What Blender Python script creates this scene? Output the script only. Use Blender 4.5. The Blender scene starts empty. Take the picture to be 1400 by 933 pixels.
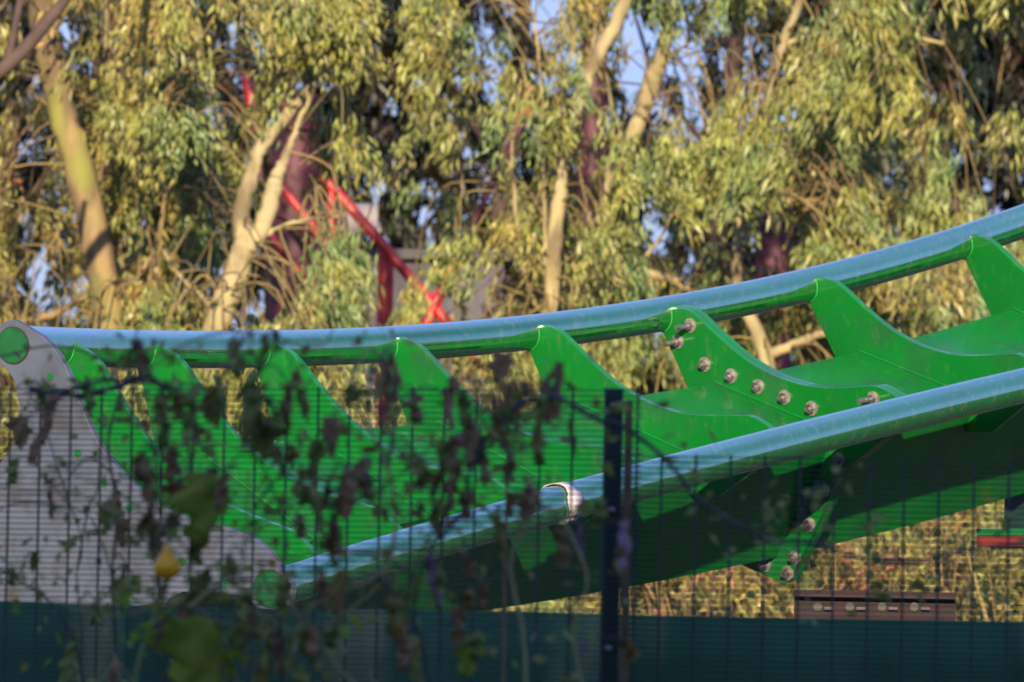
import bpy, bmesh, math, random
import numpy as np
from mathutils import Vector, Matrix
random.seed(7); rng = np.random.default_rng(7)
sc = bpy.context.scene; col = sc.collection
R_ = math.radians
CAMZ = 1.6
# ---------------------------------------------------------------- camera
f = 9500.0
PITCH = math.atan2(930-466.5, f); ROLL = R_(1.1)
fw = np.array([0, math.cos(PITCH), math.sin(PITCH)]); r0 = np.array([1., 0, 0]); u0 = np.cross(r0, fw)
CR = r0*math.cos(ROLL)+u0*math.sin(ROLL); CU = -r0*math.sin(ROLL)+u0*math.cos(ROLL); CF = fw
CAM = np.array([0, 0, CAMZ])
cd = bpy.data.cameras.new("camera"); cam = bpy.data.objects.new("camera", cd); col.objects.link(cam)
cd.sensor_width = 36; cd.lens = f/1400*36; cd.clip_end = 2000; cd.clip_start = .1
M = Matrix(((CR[0], CU[0], -CF[0], 0), (CR[1], CU[1], -CF[1], 0), (CR[2], CU[2], -CF[2], CAMZ), (0, 0, 0, 1)))
cam.matrix_world = M
cd.dof.use_dof = True; cd.dof.focus_distance = 23.8; cd.dof.aperture_fstop = 9.0
sc.camera = cam

def ray(px, py): return CF*f+CR*(px-700)-CU*(py-466.5)
def at(px, py, Y):
    v = ray(px, py); return CAM+v*Y/v[1]

# ---------------------------------------------------------------- helpers
def tag(o, label=None, cat=None, group=None, kind=None):
    for k, v in (('label', label), ('category', cat), ('group', group), ('kind', kind)):
        if v: o[k] = v
    return o
def empty(name, loc=(0, 0, 0), label=None, cat=None, group=None):
    o = bpy.data.objects.new(name, None); col.objects.link(o); o.location = tuple(float(c) for c in loc)
    o.empty_display_size = .2
    return tag(o, label, cat, group)
def mesh_obj(name, me, mat, parent=None, smooth=False):
    """the vertices are given in world space; a parent's own place is taken off again"""
    o = bpy.data.objects.new(name, me); col.objects.link(o)
    if mat is not None: me.materials.append(mat)
    if parent is not None:
        o.parent = parent
        off = Vector((0, 0, 0)); p = parent
        while p is not None: off += p.location; p = p.parent
        me.transform(Matrix.Translation(-off))
    if smooth:
        me.polygons.foreach_set('use_smooth', [True]*len(me.polygons))
    me.update()
    return o
def np_mesh(name, V, Fc):
    """V (n,3), Fc (m,k) index array"""
    me = bpy.data.meshes.new(name); V = np.asarray(V, np.float32); Fc = np.asarray(Fc, np.int32)
    m, k = Fc.shape
    me.vertices.add(len(V)); me.vertices.foreach_set('co', V.ravel())
    me.loops.add(m*k); me.loops.foreach_set('vertex_index', Fc.ravel())
    me.polygons.add(m); me.polygons.foreach_set('loop_start', np.arange(m, dtype=np.int32)*k)
    me.update(calc_edges=True); return me
class MB:
    def __init__(s): s.bm = bmesh.new()
    def tube(s, pts, rad, n=12, caps=True, squash=None):
        pts = [Vector(tuple(p)) for p in pts]; rings = []
        if not hasattr(rad, '__len__'): rad = [rad]*len(pts)
        t0 = (pts[1]-pts[0]).normalized()
        a = t0.cross(Vector((0, 0, 1)));  a = a if a.length > .05 else t0.cross(Vector((1, 0, 0))); a.normalize()
        for i, p in enumerate(pts):
            t = (pts[min(i+1, len(pts)-1)]-pts[max(i-1, 0)]).normalized()
            a = (a-t*a.dot(t)).normalized(); b = t.cross(a)
            rings.append([s.bm.verts.new(p+(a*math.cos(2*math.pi*k/n)+b*math.sin(2*math.pi*k/n))*rad[i]) for k in range(n)])
        for i in range(len(rings)-1):
            for k in range(n):
                s.bm.faces.new((rings[i][k], rings[i][(k+1) % n], rings[i+1][(k+1) % n], rings[i+1][k]))
        if caps:
            s.bm.faces.new(list(reversed(rings[0]))); s.bm.faces.new(rings[-1])
        return s
    def box(s, c, h, ax=None):
        c = Vector(tuple(c)); ax = ax or (Vector((1, 0, 0)), Vector((0, 1, 0)), Vector((0, 0, 1)))
        ax = [Vector(tuple(a)) for a in ax]
        vs = [s.bm.verts.new(c+ax[0]*(sx*h[0])+ax[1]*(sy*h[1])+ax[2]*(sz*h[2])) for sx in (-1, 1) for sy in (-1, 1) for sz in (-1, 1)]
        for q in ((0, 1, 3, 2), (4, 6, 7, 5), (0, 4, 5, 1), (2, 3, 7, 6), (0, 2, 6, 4), (1, 5, 7, 3)):
            s.bm.faces.new([vs[i] for i in q])
        return s
    def prism(s, outline, O, U, V, N, th):
        """2-D outline (u,v) in the plane O,U,V, extruded along N by th"""
        O, U, V, N = (Vector(tuple(x)) for x in (O, U, V, N))
        A = [s.bm.verts.new(O+U*u+V*v) for u, v in outline]; B = [s.bm.verts.new(O+U*u+V*v+N*th) for u, v in outline]
        s.bm.faces.new(A); s.bm.faces.new(list(reversed(B)))
        n = len(A)
        for i in range(n): s.bm.faces.new((A[i], B[i], B[(i+1) % n], A[(i+1) % n]))
        return s
    def build(s, name, mat, parent=None, smooth=False, bevel=0):
        bmesh.ops.recalc_face_normals(s.bm, faces=s.bm.faces)
        me = bpy.data.meshes.new(name); s.bm.to_mesh(me); s.bm.free()
        o = mesh_obj(name, me, mat, parent)
        if smooth:
            for p in me.polygons: p.use_smooth = True
            me.set_sharp_from_angle(angle=R_(40))
        if bevel:
            md = o.modifiers.new('bevel', 'BEVEL'); md.width = bevel; md.segments = 2; md.limit_method = 'ANGLE'; md.angle_limit = R_(40)
        return o
# ---------------------------------------------------------------- materials
def mat(name, base, rough=.6, base2=None, scale=3., spec=.5, metal=0, coat=0, coat_ior=1.5, coat_rough=.05, bump=0, bscale=40, trans=0, ramp=(.35, .65), detail=6, stretch=(1, 1, 1), island=0, third=None, tscale=1.):
    m = bpy.data.materials.new(name); m.use_nodes = True; nt = m.node_tree; N = nt.nodes; L = nt.links
    b = N['Principled BSDF']; b.inputs['Base Color'].default_value = (*base, 1); b.inputs['Roughness'].default_value = rough
    b.inputs['Metallic'].default_value = metal; b.inputs['Specular IOR Level'].default_value = spec
    b.inputs['Coat Weight'].default_value = coat; b.inputs['Coat IOR'].default_value = coat_ior; b.inputs['Coat Roughness'].default_value = coat_rough
    tc = N.new('ShaderNodeTexCoord'); mp = N.new('ShaderNodeMapping'); mp.inputs['Scale'].default_value = stretch
    L.new(tc.outputs['Object'], mp.inputs[0]); out = None
    if base2:
        nz = N.new('ShaderNodeTexNoise'); nz.inputs['Scale'].default_value = scale; nz.inputs['Detail'].default_value = detail; L.new(mp.outputs[0], nz.inputs[0])
        rp = N.new('ShaderNodeValToRGB'); rp.color_ramp.elements[0].position = ramp[0]; rp.color_ramp.elements[1].position = ramp[1]
        rp.color_ramp.elements[0].color = (*base, 1); rp.color_ramp.elements[1].color = (*base2, 1)
        L.new(nz.outputs[0], rp.inputs[0]); out = rp.outputs[0]
    if third:
        nz2 = N.new('ShaderNodeTexNoise'); nz2.inputs['Scale'].default_value = tscale; nz2.inputs['Detail'].default_value = 4; L.new(mp.outputs[0], nz2.inputs[0])
        r2 = N.new('ShaderNodeValToRGB'); r2.color_ramp.elements[0].position = .52; r2.color_ramp.elements[1].position = .7
        L.new(nz2.outputs[0], r2.inputs[0])
        mx = N.new('ShaderNodeMix'); mx.data_type = 'RGBA'; L.new(r2.outputs[0], mx.inputs[0])
        if out: L.new(out, mx.inputs[6])
        else: mx.inputs[6].default_value = (*base, 1)
        mx.inputs[7].default_value = (*third, 1); out = mx.outputs[2]
    if island:
        gi = N.new('ShaderNodeNewGeometry'); ma = N.new('ShaderNodeMapRange'); ma.inputs[3].default_value = 1-island; ma.inputs[4].default_value = 1+island
        L.new(gi.outputs['Random Per Island'], ma.inputs[0])
        hs = N.new('ShaderNodeHueSaturation'); L.new(ma.outputs[0], hs.inputs['Value'])
        mh = N.new('ShaderNodeMapRange'); mh.inputs[3].default_value = .5-.06*island; mh.inputs[4].default_value = .5+.06*island
        mm = N.new('ShaderNodeMath'); mm.operation = 'FRACT'; m3 = N.new('ShaderNodeMath'); m3.operation = 'MULTIPLY'; m3.inputs[1].default_value = 17.3
        L.new(gi.outputs['Random Per Island'], m3.inputs[0]); L.new(m3.outputs[0], mm.inputs[0]); L.new(mm.outputs[0], mh.inputs[0]); L.new(mh.outputs[0], hs.inputs['Hue'])
        if out: L.new(out, hs.inputs['Color'])
        else: hs.inputs['Color'].default_value = (*base, 1)
        out = hs.outputs[0]
    if out: L.new(out, b.inputs['Base Color'])
    if bump:
        nb = N.new('ShaderNodeTexNoise'); nb.inputs['Scale'].default_value = bscale; nb.inputs['Detail'].default_value = 5; L.new(mp.outputs[0], nb.inputs[0])
        bp = N.new('ShaderNodeBump'); bp.inputs['Strength'].default_value = bump; bp.inputs['Distance'].default_value = .01; L.new(nb.outputs[0], bp.inputs['Height']); L.new(bp.outputs[0], b.inputs['Normal'])
    if trans:
        tr = N.new('ShaderNodeBsdfTranslucent'); ms = N.new('ShaderNodeMixShader'); ms.inputs[0].default_value = trans
        if out: L.new(out, tr.inputs[0])
        else: tr.inputs[0].default_value = (*base, 1)
        L.new(b.outputs[0], ms.inputs[1]); L.new(tr.outputs[0], ms.inputs[2]); L.new(ms.outputs[0], N['Material Output'].inputs[0])
    return m
GREEN = mat('green_gloss_paint', (.001, .130, .014), .45, (.002, .16, .019), 1.5, spec=.25, coat=.6, coat_ior=1.6, coat_rough=.08, third=(.012, .10, .03), tscale=4.)
RAILM = mat('green_rail_paint', (.001, .085, .012), .10, (.002, .11, .015), 2.5, coat=1, coat_ior=2.6, coat_rough=.05)
_b = RAILM.node_tree.nodes['Principled BSDF']; _b.inputs['IOR'].default_value = 3.4; _b.inputs['Specular Tint'].default_value = (.54, .76, .97, 1)
CAPM = mat('cap_green', (.002, .065, .018), .5, (.006, .10, .03), 14)
HOLEM = mat('hole_green', (.002, .10, .03), .5)
WELDR = mat('painted_weld', (.006, .26, .035), .6, (.02, .3, .06), 60)
WELD = mat('weld_bead', (.06, .34, .12), .5, (.02, .25, .06), 60)
GREY = mat('grey_primer', (.060, .080, .128), .6, (.085, .106, .165), 4, bump=.05, third=(.05, .056, .075), tscale=7)
ZINC = mat('zinc_steel', (.36, .34, .34), .45, (.16, .13, .12), 45, metal=.8)
WASH = mat('washer_steel', (.40, .37, .40), .5, (.24, .20, .2), 50, metal=.5)
DDISC = mat('dark_disc', (.02, .03, .025), .6)
TAPE = mat('torn_tape', (.62, .58, .62), .6, (.4, .36, .4), 50)
FENCE = mat('fence_powder_coat', (.005, .026, .022), .6, (.009, .036, .030), 20)
POSTM = mat('post_powder_coat', (.003, .018, .016), .55, (.006, .027, .024), 8)
CLAMP = mat('weathered_clamp', (.075, .05, .03), .9, (.12, .085, .05), 30)
HOARD = mat('green_screen_sheet', (.022, .080, .040), .8, (.040, .12, .065), 2.5, spec=.1, third=(.24, .26, .13), tscale=1.6, stretch=(1.6, 1, .45), bump=.2, bscale=6)
BARK = mat('eucalyptus_bark', (.26, .18, .09), .9, (.11, .08, .05), 5, stretch=(1, 1, .35), bump=1, bscale=14, third=(.20, .21, .05), tscale=3, ramp=(.42, .58))
BARKP = mat('pale_bark', (.36, .31, .17), .9, (.15, .12, .07), 6, stretch=(1, 1, .4), bump=1, bscale=14, ramp=(.42, .6), third=(.30, .26, .13), tscale=2.)
TWIG = mat('ochre_twig', (.28, .22, .09), .8, (.15, .11, .05), 2, island=.3)
BARKD = mat('shade_dark_bark', (.05, .035, .035), .9, (.09, .06, .05), 6)  # dark tone puts the bough's shade into its bark colour
def leafm(n, a, b, c, s=.9, tr=.14, isl=.4): return mat(n, a, .42, b, s, trans=tr, island=isl, third=c, tscale=s*.8, spec=.5, ramp=(.4, .6))
LEAF1 = leafm('eucalyptus_leaf', (.155, .235, .09), (.25, .265, .065), (.31, .235, .075))
LEAF2 = leafm('olive_leaf', (.28, .25, .06), (.19, .22, .07), (.36, .20, .08))
LEAF3 = leafm('shade_dark_far_leaf', (.009, .014, .006), (.018, .019, .007), (.028, .018, .009))  # leaf colour darkened to stand in for shade deep in the wood
STRAW = leafm('straw_weed', (.28, .26, .06), (.13, .15, .045), (.33, .14, .08), 3.)
REDP = mat('red_packing_plate', (.22, .03, .02), .7, (.14, .02, .018), 9)
BRU = leafm('rusty_brush', (.30, .26, .07), (.13, .15, .05), (.42, .12, .12), 2.2)
RED = mat('red_steel', (.50, .022, .03), .4, (.38, .015, .025), 4)
PURP = mat('maroon_steel', (.085, .012, .03), .6, (.05, .008, .02), 2)
SHED = mat('slate_cladding', (.028, .028, .052), .6, (.04, .04, .068), 3, stretch=(6, 1, .2))
PIPEM = mat('pale_duct', (.24, .22, .23), .7, (.18, .17, .18), 2)
BRICK = mat('shade_building_brick', (.28, .18, .13), .8, (.22, .14, .1), 4)
ROOFM = mat('shed_roof', (.08, .08, .085), .7)
RUST = mat('rust_red_steel', (.022, .008, .009), .8, (.012, .005, .008), 12)  # rust red taken very dark, the beam's shade put into its colour
VST = mat('dry_vine_stem', (.16, .14, .07), .85, (.035, .03, .035), 12)
VSTD = mat('dark_vine_stem', (.04, .045, .05), .8, (.07, .065, .06), 12)
VSTG = mat('green_vine_stem', (.24, .28, .10), .75, (.32, .27, .12), 8)
VBR = mat('wilted_brown_leaf', (.27, .185, .09), .85, (.40, .23, .12), 25, trans=.25)
VGR = mat('green_vine_leaf', (.20, .36, .02), .7, (.32, .36, .04), 14, trans=.35)
VOL = mat('olive_vine_leaf', (.22, .22, .04), .7, (.26, .13, .04), 14, trans=.35)
VDK = mat('dark_vine_leaf', (.15, .24, .045), .7, (.25, .23, .06), 14, trans=.2)
VPK = mat('pale_wilted_leaf', (.38, .27, .33), .8, (.26, .18, .21), 20, trans=.25)
FRUIT = mat('yellow_gourd_skin', (.98, .50, .010), .3, (.92, .36, .008), 14)
GRASS = mat('ground_grass', (.02, .036, .018), .95, (.035, .04, .022), .8, bump=.6, bscale=8)

def wear(m, c, lo=.64, hi=.72, amt=.45, sc=26, stretch=(1, 1, .5)):
    """dust and fine scuffs, thin and patchy, that also dull the gloss"""
    nt = m.node_tree; N = nt.nodes; L = nt.links; b = N['Principled BSDF']; tc = N.new('ShaderNodeTexCoord'); mp = N.new('ShaderNodeMapping'); mp.inputs['Scale'].default_value = stretch
    L.new(tc.outputs['Object'], mp.inputs[0]); n1 = N.new('ShaderNodeTexNoise'); n1.inputs['Scale'].default_value = sc; n1.inputs['Detail'].default_value = 8; n1.inputs['Roughness'].default_value = .7; L.new(mp.outputs[0], n1.inputs[0])
    r = N.new('ShaderNodeMapRange'); r.inputs[1].default_value = lo-.1; r.inputs[2].default_value = hi; r.inputs[4].default_value = amt; L.new(n1.outputs[0], r.inputs[0])
    mx = N.new('ShaderNodeMix'); mx.data_type = 'RGBA'; L.new(r.outputs[0], mx.inputs[0]); src = b.inputs['Base Color'].links[0].from_socket
    L.new(src, mx.inputs[6]); mx.inputs[7].default_value = (*c, 1); L.new(mx.outputs[2], b.inputs['Base Color'])
    n2 = N.new('ShaderNodeTexNoise'); n2.inputs['Scale'].default_value = 3; n2.inputs['Detail'].default_value = 6; L.new(mp.outputs[0], n2.inputs[0])
    r2 = N.new('ShaderNodeMapRange'); r2.inputs[1].default_value = .3; r2.inputs[2].default_value = .75; c0 = b.inputs['Coat Roughness'].default_value; r2.inputs[3].default_value = c0*.7; r2.inputs[4].default_value = c0+.10; L.new(n2.outputs[0], r2.inputs[0]); L.new(r2.outputs[0], b.inputs['Coat Roughness'])
wear(GREEN, (.07, .17, .07)); wear(RAILM, (.16, .20, .12), .62, .72, .5, 34); wear(GREY, (.05, .04, .035), .6, .72, .6, 16)

# ---------------------------------------------------------------- world and sun
SUN_EL = R_(14.0); SUN_AZ = math.atan2(-.035, -.97)  # direction towards the sun: x=sin(az), y=cos(az)
S = Vector((math.sin(SUN_AZ)*math.cos(SUN_EL), math.cos(SUN_AZ)*math.cos(SUN_EL), math.sin(SUN_EL)))
w = bpy.data.worlds.new("World"); sc.world = w; w.use_nodes = True; nt = w.node_tree
sky = nt.nodes.new('ShaderNodeTexSky'); sky.sky_type = 'NISHITA'; sky.sun_disc = False
sky.sun_elevation = SUN_EL; sky.sun_rotation = SUN_AZ; sky.altitude = 50; sky.air_density = 1.6; sky.dust_density = .6; sky.ozone_density = 3.5
tint = nt.nodes.new('ShaderNodeMix'); tint.data_type = 'RGBA'; tint.blend_type = 'MULTIPLY'; tint.inputs[0].default_value = 1
nt.links.new(sky.outputs[0], tint.inputs[6]); tint.inputs[7].default_value = (.98, 1.0, 1.22, 1)
# thin high cloud, bright blue, added to brighten what the rails reflect
tcw = nt.nodes.new('ShaderNodeTexCoord'); cn = nt.nodes.new('ShaderNodeTexNoise'); cn.inputs['Scale'].default_value = .8; cn.inputs['Detail'].default_value = 1; nt.links.new(tcw.outputs['Generated'], cn.inputs[0])
cr = nt.nodes.new('ShaderNodeMapRange'); cr.inputs[1].default_value = .3; cr.inputs[2].default_value = .75; nt.links.new(cn.outputs[0], cr.inputs[0])
cm = nt.nodes.new('ShaderNodeMix'); cm.data_type = 'RGBA'; nt.links.new(cr.outputs[0], cm.inputs[0]); nt.links.new(tint.outputs[2], cm.inputs[6]); cm.inputs[7].default_value = (4.8, 7.1, 15.5, 1)
nt.links.new(cm.outputs[2], nt.nodes['Background'].inputs[0]); nt.nodes['Background'].inputs[1].default_value = .054
sl = bpy.data.lights.new('sun', 'SUN'); sl.energy = 5.0; sl.angle = R_(.5); sl.color = (1.0, .79, .52)
so = bpy.data.objects.new('sun', sl); col.objects.link(so); so.rotation_euler = (-S).to_track_quat('-Z', 'Y').to_euler()
so.location = (0, -30, 20)
sc.view_settings.view_transform = 'Standard'; sc.view_settings.look = 'None'; sc.view_settings.exposure = .92; sc.view_settings.gamma = 1

# ---------------------------------------------------------------- ground
g = MB(); g.box((0, 300, -.1), (600, 700, .1)); o = g.build('ground', GRASS); tag(o, kind='structure')

# ---------------------------------------------------------------- the track piece
q = [-1.30287337e+00, 2.48361873e+01, 7.42048237e-01, 1.05671778, -0.79985734, 0.45583738, -0.06158332, 0.11233219, 0.07025742, 0.14728499, 0.03151071, 0.693919, -1.25992837, 0.75728487, 0.50738269]
ST = [0., .27504132, .80941404, 1.52305411, 2.28124057, 3.10570162, 3.8713808, 4.71022224, 5.61973076, 6.52, 7.42]
G = 1.36; RR = .071
def frames(ss):
    s = np.linspace(0, 9.5, 400); t = s/8; po = np.stack([t**0, t, t**2, t**3])
    H = np.array(q[3:7])@po; P = np.array(q[7:11])@po; B = np.array(q[11:15])@po
    B = np.where(s > 6.2, np.interp(6.2, s, B), B)
    T = np.stack([np.cos(H)*np.cos(P), np.sin(H)*np.cos(P), np.sin(P)], 1)
    C = np.array(q[:3])+CAM+np.concatenate([[np.zeros(3)], np.cumsum((T[1:]+T[:-1])/2*(s[1]-s[0]), 0)])
    hz = np.stack([np.sin(H), -np.cos(H), 0*H], 1); V = np.cross(hz, T)
    U = np.cos(B)[:, None]*hz-np.sin(B)[:, None]*V; W = np.sin(B)[:, None]*hz+np.cos(B)[:, None]*V
    g_ = lambda A: np.stack([np.interp(ss, s, A[:, k]) for k in range(3)], 1)
    return g_(C), g_(T), g_(U), g_(W)
Cs, Ts, Us, Ws = frames(np.array(ST))
SE = 7.9
fine = np.linspace(0.0, SE, 90); Cf, Tf, Uf, Wf = frames(fine)
zmin = 0.0
track = empty('coaster_track', (Cs[4][0], Cs[4][1], 0), 'curved glossy green twin-rail coaster track with grey end flange, resting on stands behind the fence', 'roller coaster track')
rails = []
for sgn in (-1, 1):
    pts = Cf+Uf*(sgn*G/2)
    rail = MB().tube(pts, RR, 40).build('rail', RAILM, track, smooth=True); rails.append(rail)
tag(rails[0], 'upper far rail'); tag(rails[1], 'lower near rail')
# spine: closed section lofted along the curve
sec = [(-.34, -.187), (.34, -.187), (.115, -.79), (-.115, -.79)]
sm = MB(); rings = []
fs = np.linspace(.012, SE-.01, 70); C2, T2, U2, W2 = frames(fs)
for i in range(len(fs)):
    rings.append([sm.bm.verts.new(Vector(C2[i]+U2[i]*u+W2[i]*v)) for u, v in sec])
for i in range(len(rings)-1):
    for k in range(4): sm.bm.faces.new((rings[i][k], rings[i][(k+1) % 4], rings[i+1][(k+1) % 4], rings[i+1][k]))
sm.bm.faces.new(rings[0]); sm.bm.faces.new(list(reversed(rings[-1])))
spine = sm.build('spine', GREEN, track, smooth=True)
def arc_rail(sgn, a0, a1, r=RR-.002, n=8):
    return [(sgn*G/2+r*math.cos(a0+(a1-a0)*k/n)*1., r*math.sin(a0+(a1-a0)*k/n)) for k in range(n+1)]
def smooth_curve(pts, n=5):
    out = []
    P = [pts[0]]+list(pts)+[pts[-1]]
    for i in range(1, len(P)-2):
        for k in range(n):
            t = k/n; p0, p1, p2, p3 = (np.array(P[j]) for j in (i-1, i, i+1, i+2))
            out.append(tuple(.5*((2*p1)+(-p0+p2)*t+(2*p0-5*p1+4*p2-p3)*t*t+(-p0+3*p1-3*p2+p3)*t**3)))
    out.append(tuple(pts[-1])); return out
top = [(-.64, .050), (-.60, .058), (-.53, .064), (-.47, .050), (-.36, .010), (-.22, -.034), (-.12, -.052), (0, -.060), (.12, -.052), (.22, -.034), (.36, .010), (.47, .050), (.53, .064), (.60, .058), (.64, .050)]
topc = smooth_curve(top, 3)
# outline of a plain crosstie: ends wrap onto the rails, lower edge runs in to the spine's flanks
tie_out = topc+[(.675, .03), (.675, -.04), (.652, -.066), (.43, -.30), (.30, -.34)]+[(-.30, -.34), (-.43, -.30), (-.652, -.066), (-.675, -.04), (-.675, .03)]
joint_out = topc+[(.675, .03), (.675, -.04), (.652, -.066), (.46, -.27), (.40, -.32), (.20, -.865), (.17, -.885)]+[(-.17, -.885), (-.20, -.865), (-.40, -.32), (-.46, -.27), (-.652, -.066), (-.675, -.04), (-.675, .03)]
def hexa(mb, P, Nn, r, h):
    Nn = Vector(tuple(Nn)).normalized(); mb.tube([P, Vector(tuple(P))+Nn*h], r, 6)
def bolt(P, Nn, parent, long=False):
    """washer at P on a face whose outward normal is Nn"""
    Nn = Vector(tuple(Nn)).normalized(); P = Vector(tuple(P))
    mb = MB(); mb.tube([P-Nn*.004, P+Nn*.006], .030, 20)
    b = mb.build('washer', WASH, parent, smooth=True)
    mb = MB(); mb.tube([P+Nn*.006, P+Nn*(.022)], .020, 6)
    mb.tube([P+Nn*.022, P+Nn*(.085 if long else .034)], .0115, 12)
    return mb.build('bolt', ZINC, parent, smooth=True)
TH = .028
for i in range(1, 11):
    C, T, U, W = Cs[i], Ts[i], Us[i], Ws[i]
    if i != 6:
        tie = MB().prism(tie_out, C, U, W, T, TH).build('crosstie', GREEN, track, bevel=.0025)
    else:
        tie = MB().prism(joint_out, C-T*.004, U, W, T, .03).build('joint_flange', GREEN, track, bevel=.0025)
        t2 = MB().prism(joint_out, C+T*.029, U, W, T, .03).build('joint_flange', GREEN, track, bevel=.0025)
        O = C-T*.004
        uv = [(-.505, .007, 1), (-.561, -.079, 1), (-.399, -.127, 0), (-.250, -.130, 0), (-.099, -.128, 0), (.048, -.128, 0), (.198, -.128, 0), (.345, -.127, 0), (.510, .010, 1), (.561, -.079, 1),
              (.375, -.29, 0), (.318, -.44, 0), (.265, -.60, 0), (.212, -.76, 0), (.185, -.835, 0), (-.375, -.29, 0), (-.318, -.44, 0), (-.265, -.60, 0), (-.212, -.76, 0), (-.06, -.84, 0), (.06, -.84, 0)]
        for u, v, lg in uv: bolt(O+U*u+W*v, -T, tie, lg)
    # weld beads where the tie meets the spine top and wraps the rails
    O = C-T*(.004 if i != 6 else .006)
    MB().tube([O+U*u+W*(-.187+.004) for u in (-.335, 0, .335)], .005, 6).build('weld_bead', GREEN, tie, smooth=True)
    for sg in (-1, 1):
        ringp = [O+U*(sg*G/2)+(U*math.cos(a)*sg+W*math.sin(a))*(RR+.001) for a in np.linspace(R_(150), R_(248), 12)]
        MB().tube(ringp, .003, 6).build('weld_bead', WELDR, tie, smooth=True)
# grey end flange with round rail seats and bolt holes
C, T, U, W = Cs[0], Ts[0], Us[0], Ws[0]
def seat(sgn, r=.092):
    a = np.linspace(R_(55), R_(-110), 18) if sgn > 0 else np.linspace(R_(290), R_(125), 18)
    return [(sgn*G/2+r*math.cos(t), r*math.sin(t)) for t in a]
ft = smooth_curve([(-.60, .104), (-.52, .098), (-.44, .070), (-.34, .020), (-.22, -.038), (-.1, -.068), (0, -.074), (.1, -.068), (.22, -.038), (.34, .020), (.44, .070), (.52, .098), (.60, .104)], 3)
fl = ft+seat(1)+[(.60, -.10), (.49, -.18), (.41, -.245), (.38, -.30), (.375, -.42), (.36, -.60), (.22, -.90), (-.22, -.90), (-.40, -.70), (-.472, -.41), (-.464, -.33), (-.466, -.25), (-.52, -.165), (-.60, -.10)]+seat(-1)
fo = MB().prism(fl, C-T*.03, U, W, T, .03).build('end_flange', GREY, track, bevel=.002)
for sg, rl in ((-1, rails[0]), (1, rails[1])):
    c = C-T*.0305+U*(sg*G/2)
    MB().tube([c, c-T*.0035], .0685, 40).build('cap_ring', DDISC, rl, smooth=True)  # dark ring drawn around the rail cap
    ci = c-T*.0035
    cap = MB(); cap.tube([ci, ci-T*.004], .0635, 40); cap.build('rail_cap', CAPM, rl, smooth=True)
for u, v in [(-.489, .009), (-.232, -.135), (-.082, -.150), (.053, -.150), (.20, -.15), (.344, -.160), (.522, -.11), (.44, -.22)]:
    c = C-T*.0305+U*u+W*v
    MB().tube([c, c-T*.0015], .0145, 18).build('bolt_hole', HOLEM, fo)
# torn tape wrapped on the near rail
def rail_at(s, sgn):
    c, t, u, w_ = frames(np.array([s])); return c[0]+u[0]*sgn*G/2, t[0], u[0], w_[0]
def near_s(px):
    best = min(np.linspace(0, 7, 700), key=lambda s: abs(project(rail_at(s, 1)[0])[0]-px)); return best
def project(P):
    d = np.asarray(P)-CAM; z = d@CF; return np.array([700+f*(d@CR)/z, 466.5-f*(d@CU)/z])
s0 = near_s(768); c, t, u, w_ = rail_at(s0, 1)
tm = bmesh.new(); prev = None
for k, a in enumerate(np.linspace(R_(-70), R_(205), 46)):
    wd = .042+.014*math.sin(a*3.1)+.006*random.random()
    if a < R_(-20): wd += .02*random.random()
    rr = RR+.004+.004*random.random()*(a < R_(0))
    ctr = c+(u*math.cos(a)+w_*math.sin(a))*rr
    A = tm.verts.new(Vector(ctr-t*wd)); B = tm.verts.new(Vector(ctr+t*wd*.7))
    if prev: tm.faces.new((prev[0], prev[1], B, A))
    prev = (A, B)
me = bpy.data.meshes.new('tape'); tm.to_mesh(me); tm.free()
tp = mesh_obj('torn_tape', me, TAPE, rails[1], smooth=True); md = tp.modifiers.new('s', 'SOLIDIFY'); md.thickness = .002; md.offset = 1

# stands under the track (the one at the right edge of the picture shows)
def stand(s, label, name='support_stand'):
    c, t, u, w_ = frames(np.array([s])); c, t, u, w_ = c[0], t[0], u[0], w_[0]
    base = c+w_*(-.792); hz = Vector((t[1], -t[0], 0)).normalized(); th = Vector((t[0], t[1], 0)).normalized()
    st = empty(name, (base[0], base[1], 0), label, 'support stand', 'stands under the stored track')
    MB().prism([(-.26, 0), (.26, 0), (.26, -.05), (-.26, -.05)], base-t*.1, u, w_, t, .2).build('saddle_plate', RUST, st, bevel=.004)
    zt = base[2]-.10
    p = Vector((base[0], base[1], 0))
    zj = base[2]-.24; X3 = (hz, th, Vector((0, 0, 1)))
    MB().box(p+Vector((0, 0, (zt+.04+zj)/2)), (.11, .11, (zt+.04-zj)/2), X3).build('neck', FENCE, st, bevel=.006)
    MB().box(p+Vector((0, 0, zj-.015)), (.19, .19, .015), X3).build('top_flange', GREEN, st, bevel=.003)
    MB().box(p+Vector((0, 0, zj-.053)), (.19, .19, .022), X3).build('packing_plate', REDP, st, bevel=.003)
    for sx in (-1, 1):
        bp_ = p+Vector((0, 0, zj))+hz*.15-th*.15*sx; MB().tube([bp_+Vector((0, 0, .001)), bp_+Vector((0, 0, .03))], .017, 6).build('bolt', ZINC, st)
    MB().box(p+Vector((0, 0, (zj-.075+.06)/2)), (.045, .045, (zj-.075-.06)/2), X3).build('column', FENCE, st, bevel=.006)
    MB().box(p+Vector((0, 0, .03)), (.35, .35, .03), (hz, th, Vector((0, 0, 1)))).build('base_plate', RUST, st, bevel=.004)
    return st
stand(.55, 'dark steel stand under the grey-flanged left end of the track')
s_edge = min(np.linspace(4.6, 7.5, 300), key=lambda s: abs(project(rail_at(s, 0)[0]+rail_at(s, 0)[3]*-.79)[0]-1424))
stand(s_edge, 'dark green steel stand with rust-red saddle plate, at the right edge')
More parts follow.
